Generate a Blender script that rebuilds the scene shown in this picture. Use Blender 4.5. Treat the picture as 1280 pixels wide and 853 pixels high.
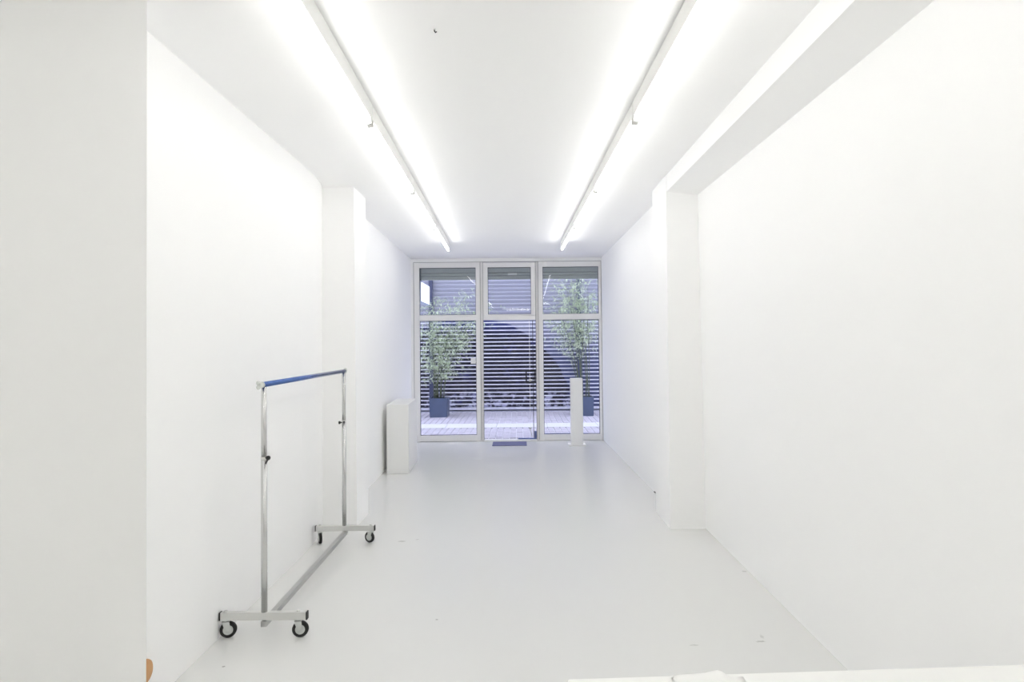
import bpy, bmesh, math, random
from mathutils import Vector, Matrix

for o in list(bpy.data.objects):
    bpy.data.objects.remove(o, do_unlink=True)
S = bpy.context.scene
COL = S.collection

# ------------------------------------------------------------------ camera
EYE = 1.64
cam_d = bpy.data.cameras.new('camera')
cam = bpy.data.objects.new('camera', cam_d)
COL.objects.link(cam)
cam_d.sensor_fit = 'HORIZONTAL'
cam_d.sensor_width = 36.0
cam_d.lens = 711.0 / 1280.0 * 36.0
cam_d.shift_x = -7.876 / 1280.0
cam_d.shift_y = -10.910 / 1280.0
cam_d.clip_start = 0.02
pitch, roll = math.radians(1.0), 0.010
fw = Vector((0, math.cos(pitch), math.sin(pitch)))
rt = Vector((1, 0, 0))
up = rt.cross(fw)
r2 = rt * math.cos(roll) - up * math.sin(roll)
u2 = up * math.cos(roll) + rt * math.sin(roll)
cam.matrix_world = Matrix(((r2.x, u2.x, -fw.x, 0), (r2.y, u2.y, -fw.y, 0), (r2.z, u2.z, -fw.z, EYE), (0, 0, 0, 1)))
S.camera = cam

# ------------------------------------------------------------------ world (blue dusk sky over the alley), exposure
W = bpy.data.worlds.new('dusk_sky')
S.world = W
W.use_nodes = True
bg = W.node_tree.nodes['Background']
bg.inputs[0].default_value = (0.74, 0.78, 1.0, 1)
bg.inputs[1].default_value = 3.6
S.view_settings.view_transform = 'Standard'
S.view_settings.look = 'None'
S.view_settings.gamma = 1.0
S.view_settings.use_curve_mapping = False
S.view_settings.exposure = 0.0
# a white room lives on inter-reflection
S.cycles.max_bounces = 24
S.cycles.diffuse_bounces = 18
S.cycles.glossy_bounces = 6
S.cycles.transparent_max_bounces = 24
TUBE_POWER = 13.0          # emission of every fluorescent tube

# ------------------------------------------------------------------ materials
def mat(name, col, rough=0.6, metal=0.0, spec=0.5, emit=None, estr=0.0, noise=0.0, nscale=8.0, bump=0.0, bscale=120.0, coat=0.0):
    m = bpy.data.materials.new(name)
    m.use_nodes = True
    nt = m.node_tree
    b = nt.nodes['Principled BSDF']
    b.inputs['Base Color'].default_value = (*col, 1)
    b.inputs['Roughness'].default_value = rough
    b.inputs['Metallic'].default_value = metal
    b.inputs['Specular IOR Level'].default_value = spec
    b.inputs['Coat Weight'].default_value = coat
    if emit:
        b.inputs['Emission Color'].default_value = (*emit, 1)
        b.inputs['Emission Strength'].default_value = estr
    if noise or bump:
        g = nt.nodes.new('ShaderNodeNewGeometry')
    if noise:
        n = nt.nodes.new('ShaderNodeTexNoise')
        n.inputs['Scale'].default_value = nscale
        n.inputs['Detail'].default_value = 4
        nt.links.new(g.outputs['Position'], n.inputs['Vector'])
        mx = nt.nodes.new('ShaderNodeMix')
        mx.data_type = 'RGBA'
        mx.inputs[6].default_value = (*[c * (1 - noise) for c in col], 1)
        mx.inputs[7].default_value = (*[min(1, c * (1 + noise)) for c in col], 1)
        nt.links.new(n.outputs['Fac'], mx.inputs[0])
        nt.links.new(mx.outputs[2], b.inputs['Base Color'])
    if bump:
        n2 = nt.nodes.new('ShaderNodeTexNoise')
        n2.inputs['Scale'].default_value = bscale
        nt.links.new(g.outputs['Position'], n2.inputs['Vector'])
        bp = nt.nodes.new('ShaderNodeBump')
        bp.inputs['Strength'].default_value = bump
        bp.inputs['Distance'].default_value = 0.002
        nt.links.new(n2.outputs['Fac'], bp.inputs['Height'])
        nt.links.new(bp.outputs[0], b.inputs['Normal'])
    return m

WALL_COL = (0.95, 0.95, 0.946)
M_wall = mat('white_wall_paint', WALL_COL, 0.75, spec=0.25, noise=0.006, nscale=2.0, bump=0.03, bscale=60)
M_ceil = mat('white_ceiling_paint', (0.955, 0.955, 0.951), 0.85, spec=0.15, bump=0.03, bscale=50)
M_plinth = mat('white_plinth_paint', (0.84, 0.84, 0.82), 0.6, spec=0.3)
M_batten = mat('white_enamel', (0.80, 0.80, 0.78), 0.45)
M_tube = mat('lit_tube', (1, 1, 1), 0.4, emit=(1.0, 0.987, 0.965), estr=TUBE_POWER)
M_holder = mat('lampholder_plastic', (0.7, 0.7, 0.68), 0.5)
M_alu = mat('pale_powder_coat', (0.86, 0.85, 0.83), 0.42)
M_seal = mat('dark_seal', (0.03, 0.03, 0.035), 0.7)
M_black = mat('black_plastic', (0.012, 0.012, 0.012), 0.5)
M_rubber = mat('black_rubber', (0.015, 0.015, 0.015), 0.65)
M_hub = mat('grey_wheel_plastic', (0.62, 0.64, 0.62), 0.45)
M_zinc = mat('zinc_plated_steel', (0.72, 0.72, 0.70), 0.34, metal=0.85)
M_chrome = mat('chrome_tube', (0.66, 0.66, 0.65), 0.27, metal=1.0)
M_railreflect = mat('chrome_with_window_blue', (0.10, 0.17, 0.40), 0.14, metal=0.95)  # chrome rail; the window's blue reflection is put into the base colour
M_railzinc = mat('dull_zinc', (0.50, 0.50, 0.49), 0.4, metal=0.9)
M_clear = mat('clear_plastic_cap', (0.72, 0.74, 0.70), 0.25)
M_mat = mat('blue_grey_mat', (0.16, 0.17, 0.30), 0.9, noise=0.15, nscale=160)
M_paper = mat('white_paper', (0.86, 0.86, 0.84), 0.8)
M_counter = mat('white_counter_laminate', (0.86, 0.86, 0.84), 0.5)
M_orange = mat('tan_disc', (0.62, 0.34, 0.15), 0.55, noise=0.1, nscale=40)
M_rearwall = mat('grey_wall_paint', (0.60, 0.60, 0.60), 0.8)
M_pot = mat('slate_blue_planter', (0.07, 0.10, 0.175), 0.4, noise=0.15, nscale=9)
M_soil = mat('dark_soil', (0.03, 0.022, 0.018), 0.95, noise=0.4, nscale=60, bump=0.6, bscale=90)
M_cane = mat('bamboo_cane', (0.10, 0.13, 0.06), 0.5, noise=0.3, nscale=20)
M_leaf = mat('bamboo_leaf', (0.60, 0.72, 0.48), 0.45, noise=0.5, nscale=14)
M_facade = mat('facade_render', (0.33, 0.34, 0.42), 0.85, noise=0.1, nscale=3)
M_post = mat('dark_steel_post', (0.045, 0.055, 0.11), 0.5)
M_housing = mat('grey_green_metal', (0.38, 0.42, 0.40), 0.5)
M_rolldark = mat('dark_roll_metal', (0.10, 0.12, 0.12), 0.6)
M_lockplate = mat('pale_lock_plate', (0.62, 0.66, 0.62), 0.5)
M_jointgrey = mat('grey_sealant', (0.30, 0.30, 0.29), 0.7)
M_sign = mat('lit_sign_face', (0.9, 0.9, 0.95), 0.4, emit=(0.93, 0.95, 1.0), estr=1.25)
M_signbox = mat('sign_case', (0.45, 0.50, 0.62), 0.5)
M_paver = mat('lilac_grey_paver', (0.56, 0.53, 0.58), 0.85, noise=0.2, nscale=5, bump=0.2, bscale=80)
M_joint = mat('pale_joint_sand', (0.72, 0.71, 0.74), 0.95)
M_kerb = mat('pale_granite', (0.72, 0.72, 0.70), 0.8, noise=0.08, nscale=30)
M_bluestrip = mat('blue_grey_strip', (0.12, 0.16, 0.36), 0.6)
M_sticker = mat('white_card', (0.85, 0.85, 0.85), 0.6)
M_dark = mat('dark_gap', (0.05, 0.05, 0.05), 0.9)
M_lip = mat('skylit_slat_edge', (0.78, 0.78, 0.84), 0.5, noise=0.12, nscale=7)

# glass: clear with a fresnel mirror reflection
M_glass = bpy.data.materials.new('window_glass')
M_glass.use_nodes = True
nt = M_glass.node_tree
nt.nodes.clear()
out = nt.nodes.new('ShaderNodeOutputMaterial')
tr = nt.nodes.new('ShaderNodeBsdfTransparent')
tr.inputs[0].default_value = (0.97, 0.975, 0.98, 1)
gl = nt.nodes.new('ShaderNodeBsdfGlossy')
gl.inputs['Roughness'].default_value = 0.0
lw = nt.nodes.new('ShaderNodeLayerWeight')
pw = nt.nodes.new('ShaderNodeMath'); pw.operation = 'POWER'; pw.inputs[1].default_value = 5.0
ma = nt.nodes.new('ShaderNodeMath'); ma.operation = 'MULTIPLY_ADD'
ma.inputs[1].default_value = 0.96; ma.inputs[2].default_value = 0.022
mix = nt.nodes.new('ShaderNodeMixShader')
nt.links.new(lw.outputs['Facing'], pw.inputs[0])
nt.links.new(pw.outputs[0], ma.inputs[0])
nt.links.new(ma.outputs[0], mix.inputs[0])
nt.links.new(tr.outputs[0], mix.inputs[1])
nt.links.new(gl.outputs[0], mix.inputs[2])
nt.links.new(mix.outputs[0], out.inputs[0])

class NT:
    """small node-graph helper"""
    def __init__(s, m): s.nt = m.node_tree
    def val(s, v, sock):
        if isinstance(v, (int, float)): sock.default_value = v
        else: s.nt.links.new(v, sock)
    def math(s, op, a, b=0.0, c=0.0, clamp=False):
        n = s.nt.nodes.new('ShaderNodeMath'); n.operation = op; n.use_clamp = clamp
        s.val(a, n.inputs[0]); s.val(b, n.inputs[1]); s.val(c, n.inputs[2])
        return n.outputs[0]
    def ramp(s, v, a, b):          # smoothstep a..b -> 0..1
        n = s.nt.nodes.new('ShaderNodeMapRange'); n.interpolation_type = 'SMOOTHSTEP'
        s.val(v, n.inputs[0]); n.inputs[1].default_value = a; n.inputs[2].default_value = b
        return n.outputs[0]
    def noise(s, vec, scale, detail=3.0, rough=0.5):
        n = s.nt.nodes.new('ShaderNodeTexNoise')
        n.inputs['Scale'].default_value = scale; n.inputs['Detail'].default_value = detail
        n.inputs['Roughness'].default_value = rough
        s.nt.links.new(vec, n.inputs['Vector']); return n.outputs['Fac']
    def mixc(s, f, a, b):
        n = s.nt.nodes.new('ShaderNodeMix'); n.data_type = 'RGBA'
        s.val(f, n.inputs[0])
        for v, k in ((a, 6), (b, 7)):
            if isinstance(v, tuple): n.inputs[k].default_value = (*v, 1)
            else: s.nt.links.new(v, n.inputs[k])
        return n.outputs[2]
    def pos(s):
        g = s.nt.nodes.new('ShaderNodeNewGeometry')
        x = s.nt.nodes.new('ShaderNodeSeparateXYZ')
        s.nt.links.new(g.outputs['Position'], x.inputs[0])
        return g.outputs['Position'], x.outputs[0], x.outputs[1], x.outputs[2]

# street shutter faces with the slats' shade painted in: pale at the top, a big dark dome of spray paint below
M_mural = mat('shutter_paint_with_shade', (0.1, 0.1, 0.2), 0.55)
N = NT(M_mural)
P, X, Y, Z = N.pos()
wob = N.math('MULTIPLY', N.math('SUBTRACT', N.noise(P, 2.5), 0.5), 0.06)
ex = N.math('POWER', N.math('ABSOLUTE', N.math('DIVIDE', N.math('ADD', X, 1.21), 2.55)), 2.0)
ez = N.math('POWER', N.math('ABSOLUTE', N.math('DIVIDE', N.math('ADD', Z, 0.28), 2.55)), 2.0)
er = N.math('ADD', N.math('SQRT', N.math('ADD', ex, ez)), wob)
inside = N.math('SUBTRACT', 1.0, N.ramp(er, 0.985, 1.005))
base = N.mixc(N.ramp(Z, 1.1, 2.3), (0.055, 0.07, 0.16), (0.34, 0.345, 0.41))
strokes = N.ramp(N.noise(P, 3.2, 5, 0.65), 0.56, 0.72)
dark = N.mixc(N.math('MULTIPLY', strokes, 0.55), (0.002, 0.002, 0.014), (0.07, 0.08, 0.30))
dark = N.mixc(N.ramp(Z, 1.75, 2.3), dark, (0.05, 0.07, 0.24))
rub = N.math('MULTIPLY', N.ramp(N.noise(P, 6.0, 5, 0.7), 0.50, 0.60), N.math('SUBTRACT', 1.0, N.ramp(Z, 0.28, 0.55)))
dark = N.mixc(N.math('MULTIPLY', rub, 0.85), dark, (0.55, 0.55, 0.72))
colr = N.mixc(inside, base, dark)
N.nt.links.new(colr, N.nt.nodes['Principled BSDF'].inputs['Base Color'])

N = NT(M_lip)                                   # sky light on the lips painted pale below, toned down on upper laths
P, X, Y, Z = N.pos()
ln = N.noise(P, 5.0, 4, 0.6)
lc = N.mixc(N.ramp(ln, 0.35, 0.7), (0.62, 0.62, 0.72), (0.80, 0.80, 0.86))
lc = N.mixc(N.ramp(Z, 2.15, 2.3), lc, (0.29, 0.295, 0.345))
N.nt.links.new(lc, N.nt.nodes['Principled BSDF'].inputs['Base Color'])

# glossy painted floor with a few scuffs
M_floor = mat('light_grey_floor_paint', (0.74, 0.74, 0.72), 0.3, spec=0.5)
N = NT(M_floor)
P, X, Y, Z = N.pos()
fn = N.noise(P, 0.8, 0.0)
colr = N.mixc(fn, (0.735, 0.737, 0.722), (0.76, 0.76, 0.747))
scuffs = [(1.30, 3.12, 0.030, 0.010, 0.5), (0.93, 3.09, 0.028, 0.008, 0.35), (1.585, 4.06, 0.02, 0.012, 0.4), (-0.98, 4.74, 0.035, 0.02, 0.4),
          (-0.86, 4.78, 0.014, 0.012, 0.4), (-0.50, 3.40, 0.010, 0.008, 0.6), (-1.52, 2.93, 0.009, 0.007, 0.7), (1.33, 3.17, 0.012, 0.02, 0.3)]
warp = N.math('MULTIPLY', N.math('SUBTRACT', N.noise(P, 55.0), 0.5), 1.6)
acc = None
for sx, sy, rx, ry, a in scuffs:
    dx = N.math('POWER', N.math('ABSOLUTE', N.math('DIVIDE', N.math('SUBTRACT', X, sx), rx)), 2.0)
    dy = N.math('POWER', N.math('ABSOLUTE', N.math('DIVIDE', N.math('SUBTRACT', Y, sy), ry)), 2.0)
    d = N.math('ADD', N.math('SQRT', N.math('ADD', dx, dy)), warp)
    k = N.math('MULTIPLY', N.math('SUBTRACT', 1.0, N.ramp(d, 0.5, 1.1)), a)
    acc = k if acc is None else N.math('MAXIMUM', acc, k)
colr = N.mixc(acc, colr, (0.30, 0.30, 0.28))
b = N.nt.nodes['Principled BSDF']
N.nt.links.new(colr, b.inputs['Base Color'])
b.inputs['Roughness'].default_value = 0.22

# ------------------------------------------------------------------ geometry helpers
def box(bm, x0, x1, y0, y1, z0, z1, mi=0):
    v = [bm.verts.new((x, y, z)) for z in (z0, z1) for y in (y0, y1) for x in (x0, x1)]
    for f in ((0, 2, 3, 1), (4, 5, 7, 6), (0, 1, 5, 4), (2, 6, 7, 3), (0, 4, 6, 2), (1, 3, 7, 5)):
        bm.faces.new([v[i] for i in f]).material_index = mi

def bevbox(bm, x0, x1, y0, y1, z0, z1, r=0.003, seg=2):
    t = bmesh.new(); box(t, x0, x1, y0, y1, z0, z1)
    bmesh.ops.bevel(t, geom=t.edges[:], offset=r, segments=seg, affect='EDGES', profile=0.5)
    merge(bm, t)

def merge(bm, t, mtx=None):
    if mtx is not None: bmesh.ops.transform(t, matrix=mtx, verts=t.verts)
    me = bpy.data.meshes.new('tmp'); t.to_mesh(me); t.free()
    bm.from_mesh(me); bpy.data.meshes.remove(me)

def frame_of(d):
    d = d.normalized()
    a = Vector((0, 0, 1)) if abs(d.z) < 0.9 else Vector((1, 0, 0))
    s = d.cross(a).normalized()
    return s, s.cross(d)

def tube(bm, pts, rad, seg=12, cap=True, smooth=True):
    pts = [Vector(p) for p in pts]
    rs = rad if isinstance(rad, (list, tuple)) else [rad] * len(pts)
    rings = []
    for i, p in enumerate(pts):
        d = (pts[min(i + 1, len(pts) - 1)] - pts[max(i - 1, 0)])
        s, t = frame_of(d)
        rings.append([bm.verts.new(p + (s * math.cos(2 * math.pi * k / seg) + t * math.sin(2 * math.pi * k / seg)) * rs[i]) for k in range(seg)])
    for a, b_ in zip(rings, rings[1:]):
        for k in range(seg):
            f = bm.faces.new((a[k], a[(k + 1) % seg], b_[(k + 1) % seg], b_[k])); f.smooth = smooth
    if cap:
        bm.faces.new(rings[0][::-1]); bm.faces.new(rings[-1])

def lathe(bm, prof, c, axis=(0, 0, 1), seg=20, closed=False):
    """profile of (radius, height) turned about an axis through c"""
    c = Vector(c); ax = Vector(axis).normalized(); s, t = frame_of(ax)
    rings = []
    for r, h in prof:
        if r < 1e-6: rings.append([bm.verts.new(c + ax * h)])
        else: rings.append([bm.verts.new(c + ax * h + (s * math.cos(2 * math.pi * k / seg) + t * math.sin(2 * math.pi * k / seg)) * r) for k in range(seg)])
    prs = list(zip(rings, rings[1:])) + ([(rings[-1], rings[0])] if closed else [])
    for a, b_ in prs:
        for k in range(seg):
            k2 = (k + 1) % seg
            if len(a) == 1 and len(b_) == 1: continue
            if len(a) == 1: f = bm.faces.new((a[0], b_[k2], b_[k]))
            elif len(b_) == 1: f = bm.faces.new((a[k], a[k2], b_[0]))
            else: f = bm.faces.new((a[k], a[k2], b_[k2], b_[k]))
            f.smooth = True

def prism(bm, bot, top):
    """closed solid between two polygons of 3-D points"""
    a = [bm.verts.new(p) for p in bot]; b_ = [bm.verts.new(p) for p in top]
    n = len(a)
    bm.faces.new(a[::-1]); bm.faces.new(b_)
    for k in range(n): bm.faces.new((a[k], a[(k + 1) % n], b_[(k + 1) % n], b_[k]))

def footprint(bm, pts, z0, z1):
    """pts: (x, y) or (x, y, x_top)"""
    prism(bm, [(p[0], p[1], z0) for p in pts], [((p[2] if len(p) > 2 else p[0]), p[1], z1) for p in pts])

def obj(name, bm, mats, parent=None, loc=None, fix=True):
    if fix: bmesh.ops.recalc_face_normals(bm, faces=bm.faces[:])
    me = bpy.data.meshes.new(name); bm.to_mesh(me); bm.free()
    for m in (mats if isinstance(mats, (list, tuple)) else [mats]): me.materials.append(m)
    o = bpy.data.objects.new(name, me); COL.objects.link(o)
    if parent: o.parent = parent
    if loc: o.location = loc
    return o

def tag(o, label=None, cat=None, group=None, kind=None):
    if label: o['label'] = label
    if cat: o['category'] = cat
    if group: o['group'] = group
    if kind: o['kind'] = kind
    return o

def thing(name, label, cat, loc=(0, 0, 0), rz=0.0, group=None):
    o = bpy.data.objects.new(name, None); COL.objects.link(o)
    o.empty_display_size = 0.1
    o.location = loc; o.rotation_euler = (0, 0, rz)
    return tag(o, label, cat, group)

def setting(name, loc=(0, 0, 0)):
    o = bpy.data.objects.new(name, None); COL.objects.link(o); o.location = loc
    o['kind'] = 'structure'
    return o

def copy_tree(o, parent=None):
    c = o.copy(); COL.objects.link(c); c.parent = parent
    for ch in list(o.children): copy_tree(ch, c)
    return c

def struct(name, bm, m): return tag(obj(name, bm, m), kind='structure')

# ------------------------------------------------------------------ the room
YW = 9.5                    # plane of the shop window
YB = -5.0                   # rear wall behind the camera
bm = bmesh.new(); box(bm, -3.5, 1.9, YB - 0.1, YW + 0.03, -0.12, 0.0); struct('floor', bm, M_floor)

def ceil_z(x, y):
    n = 3.062 + 0.05 * min(1, max(0, (x - 0.95) / 0.4))
    s = min(1, max(0, (y - 5.0) / 4.5))
    return n * (1 - s) + 3.045 * s
bm = bmesh.new()
xs = [-3.5 + 0.45 * i for i in range(13)]; ys = [YB - 0.1 + (YW + 0.13 - YB) * i / 20 for i in range(21)]
low = [[bm.verts.new((x, y, ceil_z(x, y))) for x in xs] for y in ys]
top = [[bm.verts.new((x, y, 3.35)) for x in xs] for y in ys]
for g in (low, top):
    for j in range(20):
        for i in range(12):
            f = bm.faces.new((g[j][i], g[j][i + 1], g[j + 1][i + 1], g[j + 1][i])); f.smooth = True
for j in range(20):
    for i in (0, 12): bm.faces.new((low[j][i], low[j + 1][i], top[j + 1][i], top[j][i]))
for i in range(12):
    for j in (0, 20): bm.faces.new((low[j][i], low[j][i + 1], top[j][i + 1], top[j][i]))
struct('ceiling', bm, M_ceil)

# left wall (leans very slightly), splayed end behind the partition
bm = bmesh.new()
footprint(bm, [(-1.692, 2.34, -1.656), (-1.694, 4.45, -1.688), (-1.710, 4.80, -1.706), (-1.735, 5.0, -1.733), (-1.772, 5.14, -1.768), (-1.772, 5.60, -1.768), (-1.95, 5.60), (-1.95, 2.34)], 0, 3.2)
footprint(bm, [(-1.694, 5.45), (-1.782, YW + 0.05), (-1.95, YW + 0.05), (-1.95, 5.45)], 0, 3.2)
struct('wall_left', bm, M_wall)
bm = bmesh.new(); footprint(bm, [(-1.463, 5.13, -1.478), (-1.463, 5.52, -1.478), (-1.85, 5.52), (-1.85, 5.13)], 0, 3.2); struct('trim_1', bm, M_wall)
bm = bmesh.new(); footprint(bm, [(-1.503, 2.30, -1.5035), (-1.72, 2.38), (-3.5, 2.38), (-3.5, 2.30)], 0, 3.2); struct('wall_partition', bm, M_wall)
bm = bmesh.new(); box(bm, -3.5, -3.35, YB, 2.34, 0, 3.2); struct('wall_side', bm, M_wall)
bm = bmesh.new(); box(bm, -3.5, 1.9, YB - 0.1, YB, 0, 3.2); struct('wall_back', bm, M_rearwall)
# right wall, pillar, ceiling beam
bm = bmesh.new()
footprint(bm, [(1.612, YB, 1.585), (1.9, YB), (1.9, 5.2), (1.615, 5.2, 1.585)], 0, 3.2)
footprint(bm, [(1.475, 5.3), (1.9, 5.3), (1.9, YW + 0.05), (1.395, YW + 0.05)], 0, 3.2)
struct('wall_right', bm, M_wall)
bm = bmesh.new(); footprint(bm, [(1.304, 4.975, 1.312), (1.75, 4.975), (1.75, 5.49), (1.304, 5.49, 1.312)], 0, 3.2); struct('trim_2', bm, M_wall)
bm = bmesh.new()
prism(bm, [(1.316, YB, 2.95), (1.75, YB, 2.90), (1.75, YB, 3.2), (1.316, YB, 3.2)], [(1.316, 5.2, 2.952), (1.75, 5.2, 2.90), (1.75, 5.2, 3.2), (1.316, 5.2, 3.2)])
struct('trim_3', bm, M_wall)
# front wall around the shop window, with its street face
bm = bmesh.new()
box(bm, -1.95, 1.9, YW - 0.03, YW + 0.25, 2.985, 3.4)
box(bm, -1.95, -1.735, YW - 0.03, YW + 0.25, 0, 2.985)
box(bm, 1.388, 1.9, YW - 0.03, YW + 0.25, 0, 2.985)
box(bm, -7, -1.95, YW, YW + 0.25, -0.1, 6.2); box(bm, 1.9, 7, YW, YW + 0.25, -0.1, 6.2)
box(bm, -1.95, 1.9, YW, YW + 0.25, 3.4, 6.2)
struct('wall_front', bm, M_wall)

# ------------------------------------------------------------------ shop window
def frame_bar(parent, name, x0, x1, z0, z1, y0=YW - 0.035, y1=YW + 0.035, m=M_alu):
    b_ = bmesh.new(); bevbox(b_, x0, x1, y0, y1, z0, z1, 0.004); return obj(name, b_, m, parent)
def pane(parent, x0, x1, z0, z1, y=YW + 0.012, rx=0.0, rz=0.0):
    hx, hz = (x1 - x0) / 2 + 0.006, (z1 - z0) / 2 + 0.006
    b_ = bmesh.new(); box(b_, -hx, hx, 0, 0.008, -hz, hz)
    o = obj('pane', b_, M_glass, parent, ((x0 + x1) / 2, y, (z0 + z1) / 2))
    o.rotation_euler = (rx, 0, rz)               # panes sit a hair out of true in their beads
    return o
def gasket(parent, x0, x1, z0, z1, y=YW - 0.004):
    b_ = bmesh.new(); g = 0.007
    for a in ((x0, x1, z1 - g, z1), (x0, x1, z0, z0 + g), (x0, x0 + g, z0, z1), (x1 - g, x1, z0, z1)):
        box(b_, a[0], a[1], y, y + 0.014, a[2], a[3])
    return obj('gasket', b_, M_seal, parent)

def shop_window(name, xo0, xg0, xg1, xo1, rx, rz):
    w = setting(name)
    frame_bar(w, 'jamb', xo0, xg0, 0.0, 2.982); frame_bar(w, 'jamb', xg1, xo1, 0.0, 2.982)
    frame_bar(w, 'head_rail', xg0, xg1, 2.895, 2.982)
    frame_bar(w, 'transom', xg0, xg1, 2.011, 2.105)
    frame_bar(w, 'sill_rail', xg0, xg1, 0.006, 0.103)
    for z0, z1 in ((2.105, 2.895), (0.103, 2.011)):
        pane(w, xg0, xg1, z0, z1, rx=rx if z0 > 1 else 0.0, rz=rz if z0 > 1 else 0.0); gasket(w, xg0, xg1, z0, z1)
    return w
shop_window('window_1', -1.733, -1.644, -0.703, -0.630, 0.007, 0.0084)
w = shop_window('window_3', 0.338, 0.413, 1.346, 1.386, 0.0085, -0.0042)
# middle bay: fanlight over a frameless glass door
w = setting('window_2')
frame_bar(w, 'mullion', -0.628, -0.583, 0.0, 2.982, YW - 0.02, YW + 0.035)
frame_bar(w, 'mullion', 0.294, 0.336, 0.0, 2.982, YW - 0.02, YW + 0.035)
frame_bar(w, 'fanlight_stile', -0.581, -0.503, 2.085, 2.97); frame_bar(w, 'fanlight_stile', 0.218, 0.292, 2.085, 2.97)
frame_bar(w, 'head_rail', -0.503, 0.218, 2.895, 2.97)
frame_bar(w, 'fanlight_rail', -0.503, 0.218, 2.085, 2.108)
frame_bar(w, 'transom', -0.581, 0.292, 2.013, 2.083)
pane(w, -0.503, 0.218, 2.108, 2.895, rx=0.0, rz=0.0075); gasket(w, -0.503, 0.218, 2.108, 2.895)
frame_bar(w, 'threshold', -0.581, 0.292, 0.0, 0.022, YW - 0.06, YW + 0.06, M_plinth)
for xj in (-0.629, -0.582, 0.293, 0.337):       # grey sealant joints between the frames
    frame_bar(w, 'joint_seal', xj - 0.003, xj + 0.003, 0.02, 2.982, YW - 0.0375, YW - 0.01, M_jointgrey)
for xa, xb, za, zb in ((-1.741, -1.734, 0, 2.99), (1.386, 1.391, 0, 2.99), (-1.741, 1.391, 2.982, 2.989)):
    frame_bar(w, 'perimeter_seal', xa, xb, za, zb, YW - 0.0375, YW - 0.028, M_jointgrey)
d = setting('door_1')
pane(d, -0.572, 0.235, 0.036, 2.000)
frame_bar(d, 'door_edge', 0.236, 0.246, 0.032, 2.004, YW + 0.008, YW + 0.024, M_seal)
frame_bar(d, 'polished_strip', 0.182, 0.188, 0.34, 2.000, YW - 0.004, YW + 0.012, M_alu)
pane(d, 0.256, 0.290, 0.03, 2.000)
frame_bar(d, 'pivot_rail', -0.02, 0.288, 0.024, 0.042, YW - 0.002, YW + 0.034, M_bluestrip)
frame_bar(d, 'pivot_patch', 0.250, 0.290, 0.042, 0.155, YW + 0.002, YW + 0.030, M_bluestrip)
b_ = bmesh.new()                                # square loop pull handle
hx0, hx1, hz0, hz1 = 0.125, 0.270, 0.965, 1.165
tube(b_, [(hx0, YW - 0.05, hz0), (hx0, YW - 0.05, hz1)], 0.012, 10); tube(b_, [(hx1, YW - 0.05, hz0), (hx1, YW - 0.05, hz1)], 0.012, 10)
for hz in (hz0, hz1): tube(b_, [(hx0, YW - 0.05, hz), (hx1, YW - 0.05, hz)], 0.014, 10)
for hx in (hx0, hx1):
    for hz in (hz0 + 0.02, hz1 - 0.02): tube(b_, [(hx, YW - 0.05, hz), (hx, YW + 0.012, hz)], 0.009, 8)
obj('pull_handle', b_, M_black, d)
b_ = bmesh.new(); bevbox(b_, 0.165, 0.225, YW - 0.03, YW + 0.012, 0.99, 1.02, 0.004); obj('door_lock', b_, M_zinc, d)
b_ = bmesh.new(); tube(b_, [(0.185, YW - 0.008, 0.20), (0.195, YW - 0.012, 0.16), (0.215, YW - 0.008, 0.06)], 0.006, 8); lathe(b_, [(0, -0.01), (0.02, -0.01), (0.02, 0.012), (0, 0.012)], (0.188, YW - 0.004, 0.205), (0, 1, 0), 12)
obj('foot_bolt', b_, M_zinc, d)

# ------------------------------------------------------------------ fluorescent battens
def make_batten(L=1.535):
    t = thing('fluorescent_batten', None, 'ceiling light')
    a = bmesh.new(); bevbox(a, -0.016, 0.016, -L / 2 + 0.002, L / 2 - 0.002, 0.024, 0.118, 0.003); obj('batten', a, M_batten, t)
    a = bmesh.new(); tube(a, [(0, -L / 2 + 0.035, 0), (0, L / 2 - 0.035, 0)], 0.0135, 16); obj('tube', a, M_tube, t)
    for s in (-1, 1):
        a = bmesh.new(); bevbox(a, -0.017, 0.017, s * (L / 2 - 0.022) - 0.012, s * (L / 2 - 0.022) + 0.012, -0.012, 0.03, 0.003)
        h = obj('lampholder', a, M_holder, t)
    return t
proto = make_batten()
ords = {'near': 'closest to the viewer', 2: 'second from the viewer', 3: 'third from the viewer', 'far': 'closest to the shop window'}
first = True
for side, x0, y0, k in (('left', -0.841, 2.12, -0.0221), ('right', 0.728, 2.15, -0.0177)):
    ends = [-4.35 + 1.54 * i for i in range(9)]
    for i, (a, c) in enumerate(zip(ends, ends[1:])):
        if i == 0: continue
        ym = (a + c) / 2
        o = proto if first else copy_tree(proto); first = False
        xx = x0 + (ym - y0) * k
        o.location = (xx, ym, ceil_z(xx, ym) - 0.119); o.rotation_euler = (0, 0, -math.atan(k))
        if i >= 4:
            which = {4: 'closest to the viewer', 5: 'second from the viewer', 6: 'third from the viewer', 7: 'farthest, closest to the shop window'}[i]
            tag(o, f'bare white fluorescent tube light in the {side} ceiling row, {which}', 'ceiling light', f'tube lights of the {side} ceiling row')
        else:
            tag(o, f'bare fluorescent tube light of the {side} ceiling row, behind the viewer, {["", "third", "second", "first"][i]} from the camera', 'ceiling light', f'{side} row tube lights behind the viewer')
for yy, xx in ((-3.15, 0.30), (-3.95, 0.45)):
    o = copy_tree(proto); o.location = (xx, yy, ceil_z(xx, yy) - 0.119); o.rotation_euler = (0, 0, math.pi / 2 + 0.05)
    tag(o, f'bare fluorescent tube light set crosswise in the rear, {"nearer" if yy > -3.5 else "farther"} one', 'ceiling light', 'crosswise tube lights in the rear')

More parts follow.
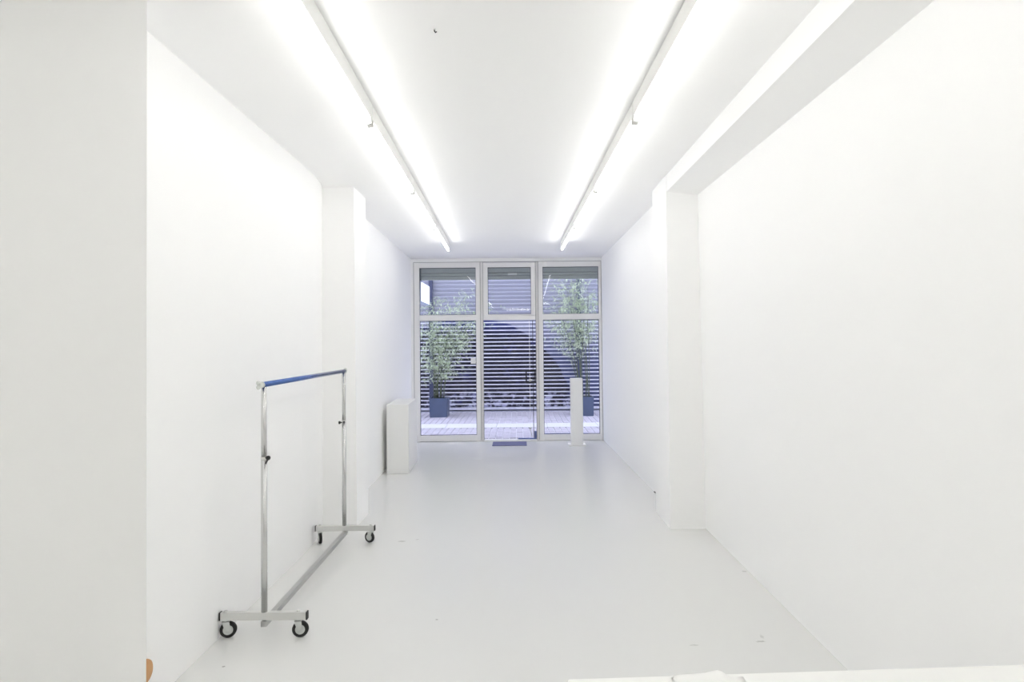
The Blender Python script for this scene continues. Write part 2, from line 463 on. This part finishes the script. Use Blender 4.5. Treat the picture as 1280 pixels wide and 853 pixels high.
for yy in (-1.45, 0.15):  # unseen tubes added in the side bay to brighten the near-left partition
    o = copy_tree(proto); o.location = (-2.75, yy, ceil_z(-2.75, yy) - 0.119); o.rotation_euler = (0, 0, 0)
    tag(o, f'unseen fluorescent tube light added in the side bay to brighten the partition, {"rear" if yy < 0 else "front"} one', 'ceiling light', 'added unseen tube lights of the side bay')

# small ceiling hook
t = thing('ceiling_hook', 'tiny dark hook screwed into the bare ceiling between the tube rows', 'hook', (-0.366, 2.55, ceil_z(-0.366, 2.55)))
a = bmesh.new(); lathe(a, [(0, 0), (0.008, 0), (0.006, -0.004), (0, -0.004)], (0, 0, 0), (0, 0, 1), 12); obj('rose', a, M_batten, t)
a = bmesh.new(); tube(a, [(0, 0, -0.002), (0, 0, -0.010), (0.005, 0, -0.016), (0.010, 0, -0.012)], 0.0028, 8); obj('hook', a, M_black, t)

# ------------------------------------------------------------------ clothes rack
RX, RY0, RY1 = -1.440, 3.217, 4.717
rack = thing('clothes_rack', 'chrome rolling clothes rack with window blue coloured into its top rail, empty, by the left wall', 'clothes rack', (RX, (RY0 + RY1) / 2, 0))
hl = (RY1 - RY0) / 2
def caster(x, y, ang, flip):
    """fork is the part, tyre and hub its sub-parts; rolling plane turned by ang about z"""
    R = Matrix.Rotation(ang, 4, 'Z'); T = Matrix.Translation((x, y, 0)) @ R
    off = 0.012                                  # trail
    f = bmesh.new()
    for s in (-1, 1):
        prism(f, [(-0.020, s * 0.013, 0.094), (0.020, s * 0.013, 0.094), (0.012 + off, s * 0.013, 0.040), (off - 0.012, s * 0.013, 0.040)],
              [(-0.020, s * 0.016, 0.094), (0.020, s * 0.016, 0.094), (0.012 + off, s * 0.016, 0.040), (off - 0.012, s * 0.016, 0.040)])
    box(f, -0.020, 0.020, -0.016, 0.016, 0.090, 0.094)
    tube(f, [(0, 0, 0.092), (0, 0, 0.101)], 0.013, 12)
    tube(f, [(off, -0.019, 0.045), (off, 0.019, 0.045)], 0.005, 8)
    bmesh.ops.transform(f, matrix=T, verts=f.verts)
    fo = obj('caster', f, M_hub, rack)
    w_ = bmesh.new(); lathe(w_, [(0.026, -0.0105), (0.041, -0.0105), (0.0445, -0.006), (0.045, 0), (0.0445, 0.006), (0.041, 0.0105), (0.026, 0.0105)], (off, 0, 0.045), (0, 1, 0), 28, True)
    bmesh.ops.transform(w_, matrix=T, verts=w_.verts); obj('tyre', w_, M_rubber, fo)
    w_ = bmesh.new(); lathe(w_, [(0, -0.012), (0.010, -0.012), (0.013, -0.009), (0.023, -0.008), (0.0265, -0.0115), (0.0275, -0.0085), (0.0275, 0.0085), (0.0265, 0.0115), (0.023, 0.008), (0.013, 0.009), (0.010, 0.012), (0, 0.012)], (off, 0, 0.045), (0, 1, 0), 28)
    bmesh.ops.transform(w_, matrix=T, verts=w_.verts); obj('hub', w_, M_hub, fo)
for yy, xs_, angs in ((-hl, (-0.215, 0.190), (0.25, 0.12)), (hl, (-0.212, 0.208), (-1.08, 2.75))):
    a = bmesh.new(); bevbox(a, -0.242, 0.236, yy - 0.014, yy + 0.014, 0.099, 0.143, 0.003); obj('base_bar', a, M_zinc, rack)
    for s, xe in ((-1, -0.242), (1, 0.236)):
        a = bmesh.new(); bevbox(a, min(xe, xe + s * 0.008), max(xe, xe + s * 0.008), yy - 0.0145, yy + 0.0145, 0.0985, 0.1435, 0.003); obj('end_cap', a, M_black, rack)
    for xx, an in zip(xs_, angs):
        caster(xx, yy, an, 1)
        a = bmesh.new(); lathe(a, [(0, 0.009), (0.007, 0.009), (0.010, 0.004), (0.010, 0), (0, 0)], (xx, yy, 0.143), (0, 0, 1), 10); obj('bolt', a, M_zinc, rack)
    xu = 0.0 if yy < 0 else -0.010
    a = bmesh.new(); tube(a, [(xu, yy, 0.143), (xu, yy, 1.00)], 0.0165, 20); obj('upright', a, M_chrome, rack)
    a = bmesh.new(); lathe(a, [(0.0165, 0), (0.0178, 0), (0.0178, 0.014), (0.0150, 0.016), (0.0150, 0)], (xu, yy, 0.994), (0, 0, 1), 20); obj('collar', a, M_zinc, rack)
    a = bmesh.new(); tube(a, [(xu, yy, 1.00), (xu, yy, 1.402)], 0.0148, 20); obj('inner_upright', a, M_chrome, rack)
    s = 1 if yy < 0 else -1
    a = bmesh.new()
    zk = 1.005 if yy < 0 else 0.992
    ky = yy - 0.010
    tube(a, [(xu + s * 0.014, ky, zk), (xu + s * 0.030, ky - 0.006, zk)], 0.005, 8)
    lathe(a, [(0, -0.003), (0.010, -0.003), (0.0125, 0.002), (0.0125, 0.010), (0.009, 0.014), (0, 0.014)], (xu + s * 0.026, ky - 0.005, zk), (s, -0.4, 0), 14)
    if yy < 0: tube(a, [(xu + 0.030, ky - 0.008, zk - 0.004), (xu + 0.019, ky - 0.012, zk - 0.032)], [0.006, 0.004], 8)
    else: lathe(a, [(0, -0.008), (0.009, -0.006), (0.009, 0.006), (0, 0.008)], (xu + 0.006, ky - 0.008, zk + 0.004), (s, 0, 0), 12)
    obj('adjusting_knob', a, M_black, rack)
a = bmesh.new(); tube(a, [(0.0, -hl - 0.045, 1.415), (-0.010, hl + 0.045, 1.415)], 0.0155, 20); obj('top_rail', a, M_railreflect, rack)['label'] = 'chrome top rail with blue window reflection in its colour'
for s, xe in ((-1, 0.0), (1, -0.010)):
    a = bmesh.new()
    lathe(a, [(0, 0.028), (0.0165, 0.026), (0.0175, 0.022), (0.0175, 0), (0, 0)], (xe, s * (hl + 0.022), 1.415), (0, s, 0), 20)
    for dz in (-0.0125, 0.0125):
        lathe(a, [(0, -0.012), (0.008, -0.009), (0.0115, -0.002), (0.0115, 0.002), (0.008, 0.009), (0, 0.012)], (xe - 0.004, s * (hl + 0.060), 1.415 + dz), (0, s, 0), 14)
    obj('rail_knob', a, M_clear, rack)
a = bmesh.new(); bevbox(a, -0.0165, 0.0165, -hl - 0.022, hl + 0.022, 0.066, 0.0985, 0.003)
bmesh.ops.rotate(a, verts=a.verts, cent=(0, 0, 0), matrix=Matrix.Rotation(0.006, 3, 'Z')); obj('lower_rail', a, M_railzinc, rack)
for s in (-1, 1):
    a = bmesh.new(); tube(a, [(0.014, s * (hl - 0.03), 0.083), (0.026, s * (hl - 0.03), 0.083)], 0.006, 8); obj('bolt', a, M_zinc, rack)

# ------------------------------------------------------------------ plinths and mat
a = bmesh.new(); bevbox(a, 0, 0.276, 0, 0.78, 0, 0.870, 0.004)
tag(obj('display_plinth', a, M_plinth, loc=(-1.668, 7.168, 0)), 'wide white painted plinth standing at left wall beside the window', 'plinth').rotation_euler = (0, 0, 0.045)
t = thing('display_pedestal', 'slim tall white pedestal on a thin base plate before the right window', 'pedestal', (0.913, 9.062, 0))
a = bmesh.new(); bevbox(a, -0.135, 0.135, -0.10, 0.10, 0, 0.018, 0.004); obj('base_plate', a, M_plinth, t)
a = bmesh.new(); bevbox(a, -0.0925, 0.0925, -0.085, 0.085, 0.018, 1.058, 0.003); obj('column', a, M_plinth, t)
a = bmesh.new(); bevbox(a, -0.275, 0.275, -0.165, 0.165, 0, 0.012, 0.004)
tag(obj('doormat', a, M_mat, loc=(-0.157, 9.19, 0)), 'small blue-grey doormat on floor inside the glass door', 'mat')

# ------------------------------------------------------------------ counter in the foreground with a sheet of paper
t = thing('counter', 'white counter top at lower right edge, nearest the viewer', 'counter', (0.08, 0.40, 0), 0.0)
a = bmesh.new()
prism(a, [(0, 0, 1.02), (1.50, 0, 1.02), (1.50, 0.662, 1.02), (0, 0.607, 1.02)], [(0, 0, 1.05), (1.50, 0, 1.05), (1.50, 0.662, 1.05), (0, 0.607, 1.05)])
bmesh.ops.bevel(a, geom=a.edges[:], offset=0.004, segments=2, affect='EDGES', profile=0.5); obj('worktop', a, M_counter, t)
a = bmesh.new(); box(a, 0.03, 1.50, 0.03, 0.56, 0.08, 1.02); obj('body', a, M_counter, t)
a = bmesh.new(); box(a, 0.05, 1.50, 0.05, 0.52, 0.0, 0.08); obj('plinth_base', a, M_counter, t)
a = bmesh.new()                                  # crumpled cloth: closed mound on the counter
prof = [(0.0, 0.0), (0.003, 0.007), (0.012, 0.0105), (0.035, 0.0112), (0.056, 0.0125), (0.070, 0.0165), (0.078, 0.0185), (0.086, 0.0155), (0.096, 0.009), (0.108, 0.004), (0.125, 0.0)]
rows = [(0.0, 0.0), (0.006, 0.55), (0.02, 0.9), (0.05, 1.0), (0.08, 0.92), (0.10, 1.0), (0.112, 0.85), (0.118, 0.0)]
random.seed(4)
g = [[a.verts.new((x + random.uniform(-1, 1) * 0.0012, y + random.uniform(-1, 1) * 0.0015, max(0, z * k + (random.uniform(-1, 1) * 0.0004 if z * k > 0.004 else 0)))) for x, z in prof] for y, k in rows]
for j in range(len(rows) - 1):
    for i in range(len(prof) - 1):
        a.faces.new((g[j][i], g[j][i + 1], g[j + 1][i + 1], g[j + 1][i])).smooth = True
rim = [g[0][i] for i in range(len(prof))] + [g[j][-1] for j in range(1, len(rows))] + [g[-1][i] for i in range(len(prof) - 2, -1, -1)] + [g[j][0] for j in range(len(rows) - 2, 0, -1)]
a.faces.new(rim[::-1])
tag(obj('crumpled_cloth', a, M_paper, loc=(0.262, 0.888, 1.05)), 'small crumpled white cloth lying on the white counter', 'cloth')

# tan disc on the left wall, half hidden by the partition
a = bmesh.new(); lathe(a, [(0, 0.016), (0.046, 0.016), (0.053, 0.011), (0.055, 0.004), (0.055, 0.0), (0, 0.0)], (0, 0, 0), (1, 0, 0), 32)
tag(obj('wall_disc', a, M_orange, loc=(-1.691, 2.565, 0.180)), 'round tan disc low on left wall, mostly hidden by the partition', 'wall disc')
# short dark cable ends at the far side of the right pillar
a = bmesh.new(); tube(a, [(1.464, 5.98, 0.012), (1.458, 6.10, 0.010), (1.453, 6.18, 0.008)], 0.006, 8)
tag(obj('cable_stub', a, M_dark, loc=(0, 0, 0)), 'short dark cable end on floor behind the right pillar', 'cable')

# ------------------------------------------------------------------ street: pavement, shutter, planters
YS = 13.62
pav = setting('pavement')
a = bmesh.new(); box(a, -7, 7, YW + 0.03, YS + 0.6, -0.2, -0.012); obj('joint_bed', a, M_joint, pav)
random.seed(11)
a = bmesh.new()
def lay(y0, y1, n):
    L = (y1 - y0) / n
    for c in range(int(8.4 / 0.118)):
        x = -4.3 + c * 0.118
        sh = (c % 2) * 0.5
        for r in range(-1, n + 1):
            p0, p1 = max(y0, y0 + (r + sh) * L), min(y1, y0 + (r + 1 + sh) * L)
            if p1 - p0 < 0.03: continue
            z = random.uniform(-0.002, 0.003)
            box(a, x + 0.008 + random.uniform(-.002, .002), x + 0.110 + random.uniform(-.002, .002), p0 + 0.001, p1 - 0.0015, -0.05, z)
lay(YW + 0.27, 10.96, 6); lay(11.55, YS - 0.12, 8)
tag(obj('paver', a, M_paver, pav), kind='stuff')
a = bmesh.new(); box(a, -7, 7, 10.93, 10.972, -0.05, -0.006); obj('gutter_groove', a, M_post, pav)
kb = None
for i in range(9):
    if kb is None:
        a = bmesh.new(); bevbox(a, 0, 0.985, 10.985, 11.53, -0.08, 0.004, 0.006); kb = o = obj('gutter_stone', a, M_kerb, pav)
    else:
        o = kb.copy(); COL.objects.link(o); o.parent = pav
    o.location = (-4.4 + i * 0.99, 0, random.uniform(-.002, .002))
a = bmesh.new(); box(a, -7, 7, YS - 0.10, YS + 0.2, -0.06, 0.006); obj('shutter_threshold', a, M_facade, pav)

# opposite facade
a = bmesh.new()
box(a, -7, 7, YS + 0.25, YS + 0.6, -0.1, 6.2); box(a, -7, 7, YS - 0.06, YS + 0.25, 3.62, 6.2)
struct('wall_street', a, M_facade)
for i, (x0, x1) in enumerate(((-2.125, -2.035), (1.40, 1.495))):
    a = bmesh.new(); bevbox(a, x0, x1, YS - 0.12, YS + 0.02, 0, 3.62, 0.006); struct(f'trim_{4 + i}', a, M_post)
PITCH = 0.0925
def slat_mesh(L):
    """one lath: bent upper lip coloured as sky-lit (slot 0), lower face with mural and shade painted in (slot 1)"""
    a = bmesh.new()
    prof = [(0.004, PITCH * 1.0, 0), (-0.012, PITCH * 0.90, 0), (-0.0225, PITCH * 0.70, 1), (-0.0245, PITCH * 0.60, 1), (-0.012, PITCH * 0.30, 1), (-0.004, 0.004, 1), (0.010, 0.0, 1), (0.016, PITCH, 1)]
    l = [a.verts.new((0, p[0], p[1])) for p in prof]; r = [a.verts.new((L, p[0], p[1])) for p in prof]
    n = len(prof)
    for k in range(n):
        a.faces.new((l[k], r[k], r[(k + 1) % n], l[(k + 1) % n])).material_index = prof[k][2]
    a.faces.new(l); a.faces.new(r[::-1])
    return a
bays = (('left', -4.6, -2.125, 'slatted roller shutter across the street, left of the dark left post'),
        ('mid', -2.035, 1.40, 'wide slatted roller shutter with dark dome mural across the street'),
        ('right', 1.495, 4.3, 'slatted roller shutter across the street, right of the right post'))
for nm, x0, x1, lab in bays:
    sh = thing('roller_shutter', lab, 'roller shutter', (x0, YS, 0), 0, 'roller shutters across the street')
    first_s = None
    for i in range(38):
        if first_s is None:
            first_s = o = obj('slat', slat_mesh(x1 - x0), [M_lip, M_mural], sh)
        else:
            o = first_s.copy(); COL.objects.link(o); o.parent = sh
        o.location = (0, 0, 0.095 + i * PITCH)
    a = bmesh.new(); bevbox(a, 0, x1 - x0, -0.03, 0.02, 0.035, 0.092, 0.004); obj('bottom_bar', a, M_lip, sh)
# overhead housing outside the own shop front: rolled-up shutter with its end bar
t = thing('shutter_housing', 'grey-green rolled-up shutter housing outside above the shop window', 'shutter housing', (-0.17, YW + 0.30, 2.72))
a = bmesh.new(); lathe(a, [(0, -1.52), (0.085, -1.52), (0.085, 1.6), (0, 1.6)], (0, 0.12, 0.155), (1, 0, 0), 24); obj('shutter_roll', a, M_rolldark, t)
a = bmesh.new(); bevbox(a, -1.52, 1.6, -0.012, 0.010, 0.125, 0.205, 0.008); obj('curtain_lath', a, M_housing, t)['label'] = 'upper lath of the rolled-up shutter'
a = bmesh.new(); bevbox(a, -1.52, 1.6, -0.020, 0.012, 0.072, 0.118, 0.010); obj('end_bar', a, M_housing, t)
a = bmesh.new(); bevbox(a, -1.52, 1.6, -0.010, 0.030, 0.005, 0.066, 0.005); obj('bottom_lip', a, M_housing, t)
a = bmesh.new(); box(a, -1.52, 1.6, -0.03, 0.22, 0.25, 0.27); obj('cover_plate', a, M_rolldark, t)
for xx in (-1.525, 1.575):
    a = bmesh.new(); bevbox(a, xx, xx + 0.03, -0.03, 0.05, 0.0, 0.25, 0.004); obj('guide_end', a, M_rolldark, t)
a = bmesh.new(); bevbox(a, 0.0, 0.155, -0.028, -0.019, 0.076, 0.113, 0.003); obj('lock_plate', a, M_lockplate, t)['label'] = 'small pale lock plate'
# projecting light box sign
t = thing('sign_box', 'blank white lit box sign projecting into the street at upper left', 'sign', (-1.72, 9.76, 2.35))
a = bmesh.new(); bevbox(a, -0.05, 0.05, 0.03, 0.95, 0, 0.365, 0.008); obj('case', a, M_signbox, t)
for xx in (-0.056, 0.046):
    a = bmesh.new(); bevbox(a, xx, xx + 0.010, 0.05, 0.93, 0.018, 0.347, 0.003); obj('sign_face', a, M_sign, t)
a = bmesh.new(); tube(a, [(0, -0.02, 0.10), (0, 0.05, 0.10)], 0.012, 8); tube(a, [(0, -0.02, 0.27), (0, 0.05, 0.27)], 0.012, 8); obj('bracket', a, M_post, t)
# card on the left pane, blue strip on the pavement
a = bmesh.new(); box(a, -0.042, 0.042, 0, 0.003, -0.048, 0.048)
tag(obj('card', a, M_sticker, loc=(-0.757, YW + 0.0085, 1.335)), 'small square white card stuck on left window glass near the mullion', 'card')
a = bmesh.new(); bevbox(a, 0, 0.80, 0, 0.12, 0.003, 0.05, 0.004)
tag(obj('street_bar', a, M_bluestrip, loc=(0.40, 9.80, 0)), 'low blue-grey bar on the pavement just outside the right window', 'bar')

# potted bamboo
def leaf(bm_, p, d, up_, L, wd):
    d = d.normalized(); s = d.cross(up_)
    if s.length < 1e-4: s = d.cross(Vector((1, 0, 0)))
    s.normalize(); n = s.cross(d)
    a0 = bm_.verts.new(p); m1 = p + d * L * 0.35; tip = p + d * L - Vector((0, 0, L * 0.18))
    l = bm_.verts.new(m1 + s * wd + n * wd * 0.3); r = bm_.verts.new(m1 - s * wd + n * wd * 0.3); c = bm_.verts.new(m1)
    e = bm_.verts.new(tip)
    for f in ((a0, l, c), (a0, c, r), (l, e, c), (c, e, r)): bm_.faces.new(f)
def bamboo(loc, label, seed, ncane, hmax, spread, lean, zlow, nsp):
    rnd = random.Random(seed)
    t = thing('potted_bamboo', label, 'potted plant', loc, 0, 'potted bamboos in the street')
    h, w0 = 0.42, 0.205
    a = bmesh.new()                               # square tapered pot with rim and hollow top
    def ring(s, z): return [a.verts.new((sx * s, sy * s, z)) for sx, sy in ((-1, -1), (1, -1), (1, 1), (-1, 1))]
    rg = [ring(w0 * 0.94, 0), ring(w0, h), ring(w0 - 0.022, h), ring(w0 - 0.026, h - 0.05)]
    a.faces.new(rg[0][::-1])
    for p, q in zip(rg, rg[1:]):
        for k in range(4): a.faces.new((p[k], p[(k + 1) % 4], q[(k + 1) % 4], q[k]))
    a.faces.new(rg[-1])
    bmesh.ops.bevel(a, geom=[e for e in a.edges if abs(e.verts[0].co.z - e.verts[1].co.z) > 0.3], offset=0.012, segments=2, affect='EDGES')
    obj('pot', a, M_pot, t)
    a = bmesh.new(); bevbox(a, -w0 + 0.028, w0 - 0.028, -w0 + 0.028, w0 - 0.028, h - 0.052, h - 0.035, 0.006); obj('soil', a, M_soil, t)
    lf = bmesh.new()
    for c in range(ncane):
        bx, by = rnd.uniform(-0.12, 0.12), rnd.uniform(-0.10, 0.10)
        H = hmax * (0.6 + 0.4 * ((c + 1) / ncane))
        dx, dy = rnd.uniform(-1, 1) * spread + lean, rnd.uniform(-0.8, 0.6) * spread * 0.6
        pts = []
        for k in range(9):
            u = k / 8
            pts.append(Vector((bx + dx * u ** 1.8 + 0.012 * math.sin(9 * u + c), by + dy * u ** 1.8, h - 0.05 + (H - h) * (u - 0.10 * u ** 3))))
        a = bmesh.new(); tube(a, pts, [0.009 * (1 - 0.75 * k / 8) for k in range(9)], 6); obj('cane', a, M_cane, t)
        for s in range(nsp):                      # leaf sprays along the cane
            u = zlow + (1 - zlow) * rnd.random() ** 0.8
            i = min(7, int(u * 8)); p = pts[i].lerp(pts[i + 1], u * 8 - i)
            ang = rnd.uniform(0, 2 * math.pi)
            tw = Vector((math.cos(ang), math.sin(ang) * 0.8, rnd.uniform(0.0, 0.7))).normalized()
            Lt = rnd.uniform(0.14, 0.52) * (0.6 + 0.7 * math.sin(math.pi * min(1, 0.15 + 0.7 * u)))
            q = p + tw * Lt
            s_, t_ = frame_of(tw)
            v0 = [lf.verts.new(p + s_ * 0.002), lf.verts.new(p - s_ * 0.002), lf.verts.new(q)]; lf.faces.new(v0)
            for n_ in range(rnd.randint(5, 9)):
                pp = p.lerp(q, rnd.uniform(0.35, 1.0))
                dd = (tw * 0.7 + Vector((rnd.uniform(-1, 1), rnd.uniform(-1, 1), rnd.uniform(-0.7, 0.45))))
                leaf(lf, pp, dd, Vector((0, 0, 1)), rnd.uniform(0.08, 0.16), rnd.uniform(0.008, 0.015))
    tag(obj('foliage', lf, M_leaf, t, fix=False), kind='stuff')
bamboo((-1.775, 12.74, 0), 'bushy bamboo in a square slate-blue planter outside the left window', 3, 14, 3.05, 0.70, 0.42, 0.20, 36)
bamboo((1.445, 12.72, 0), 'tall bamboo in a square slate-blue planter behind the slim pedestal', 8, 13, 3.5, 0.55, -0.04, 0.42, 36)
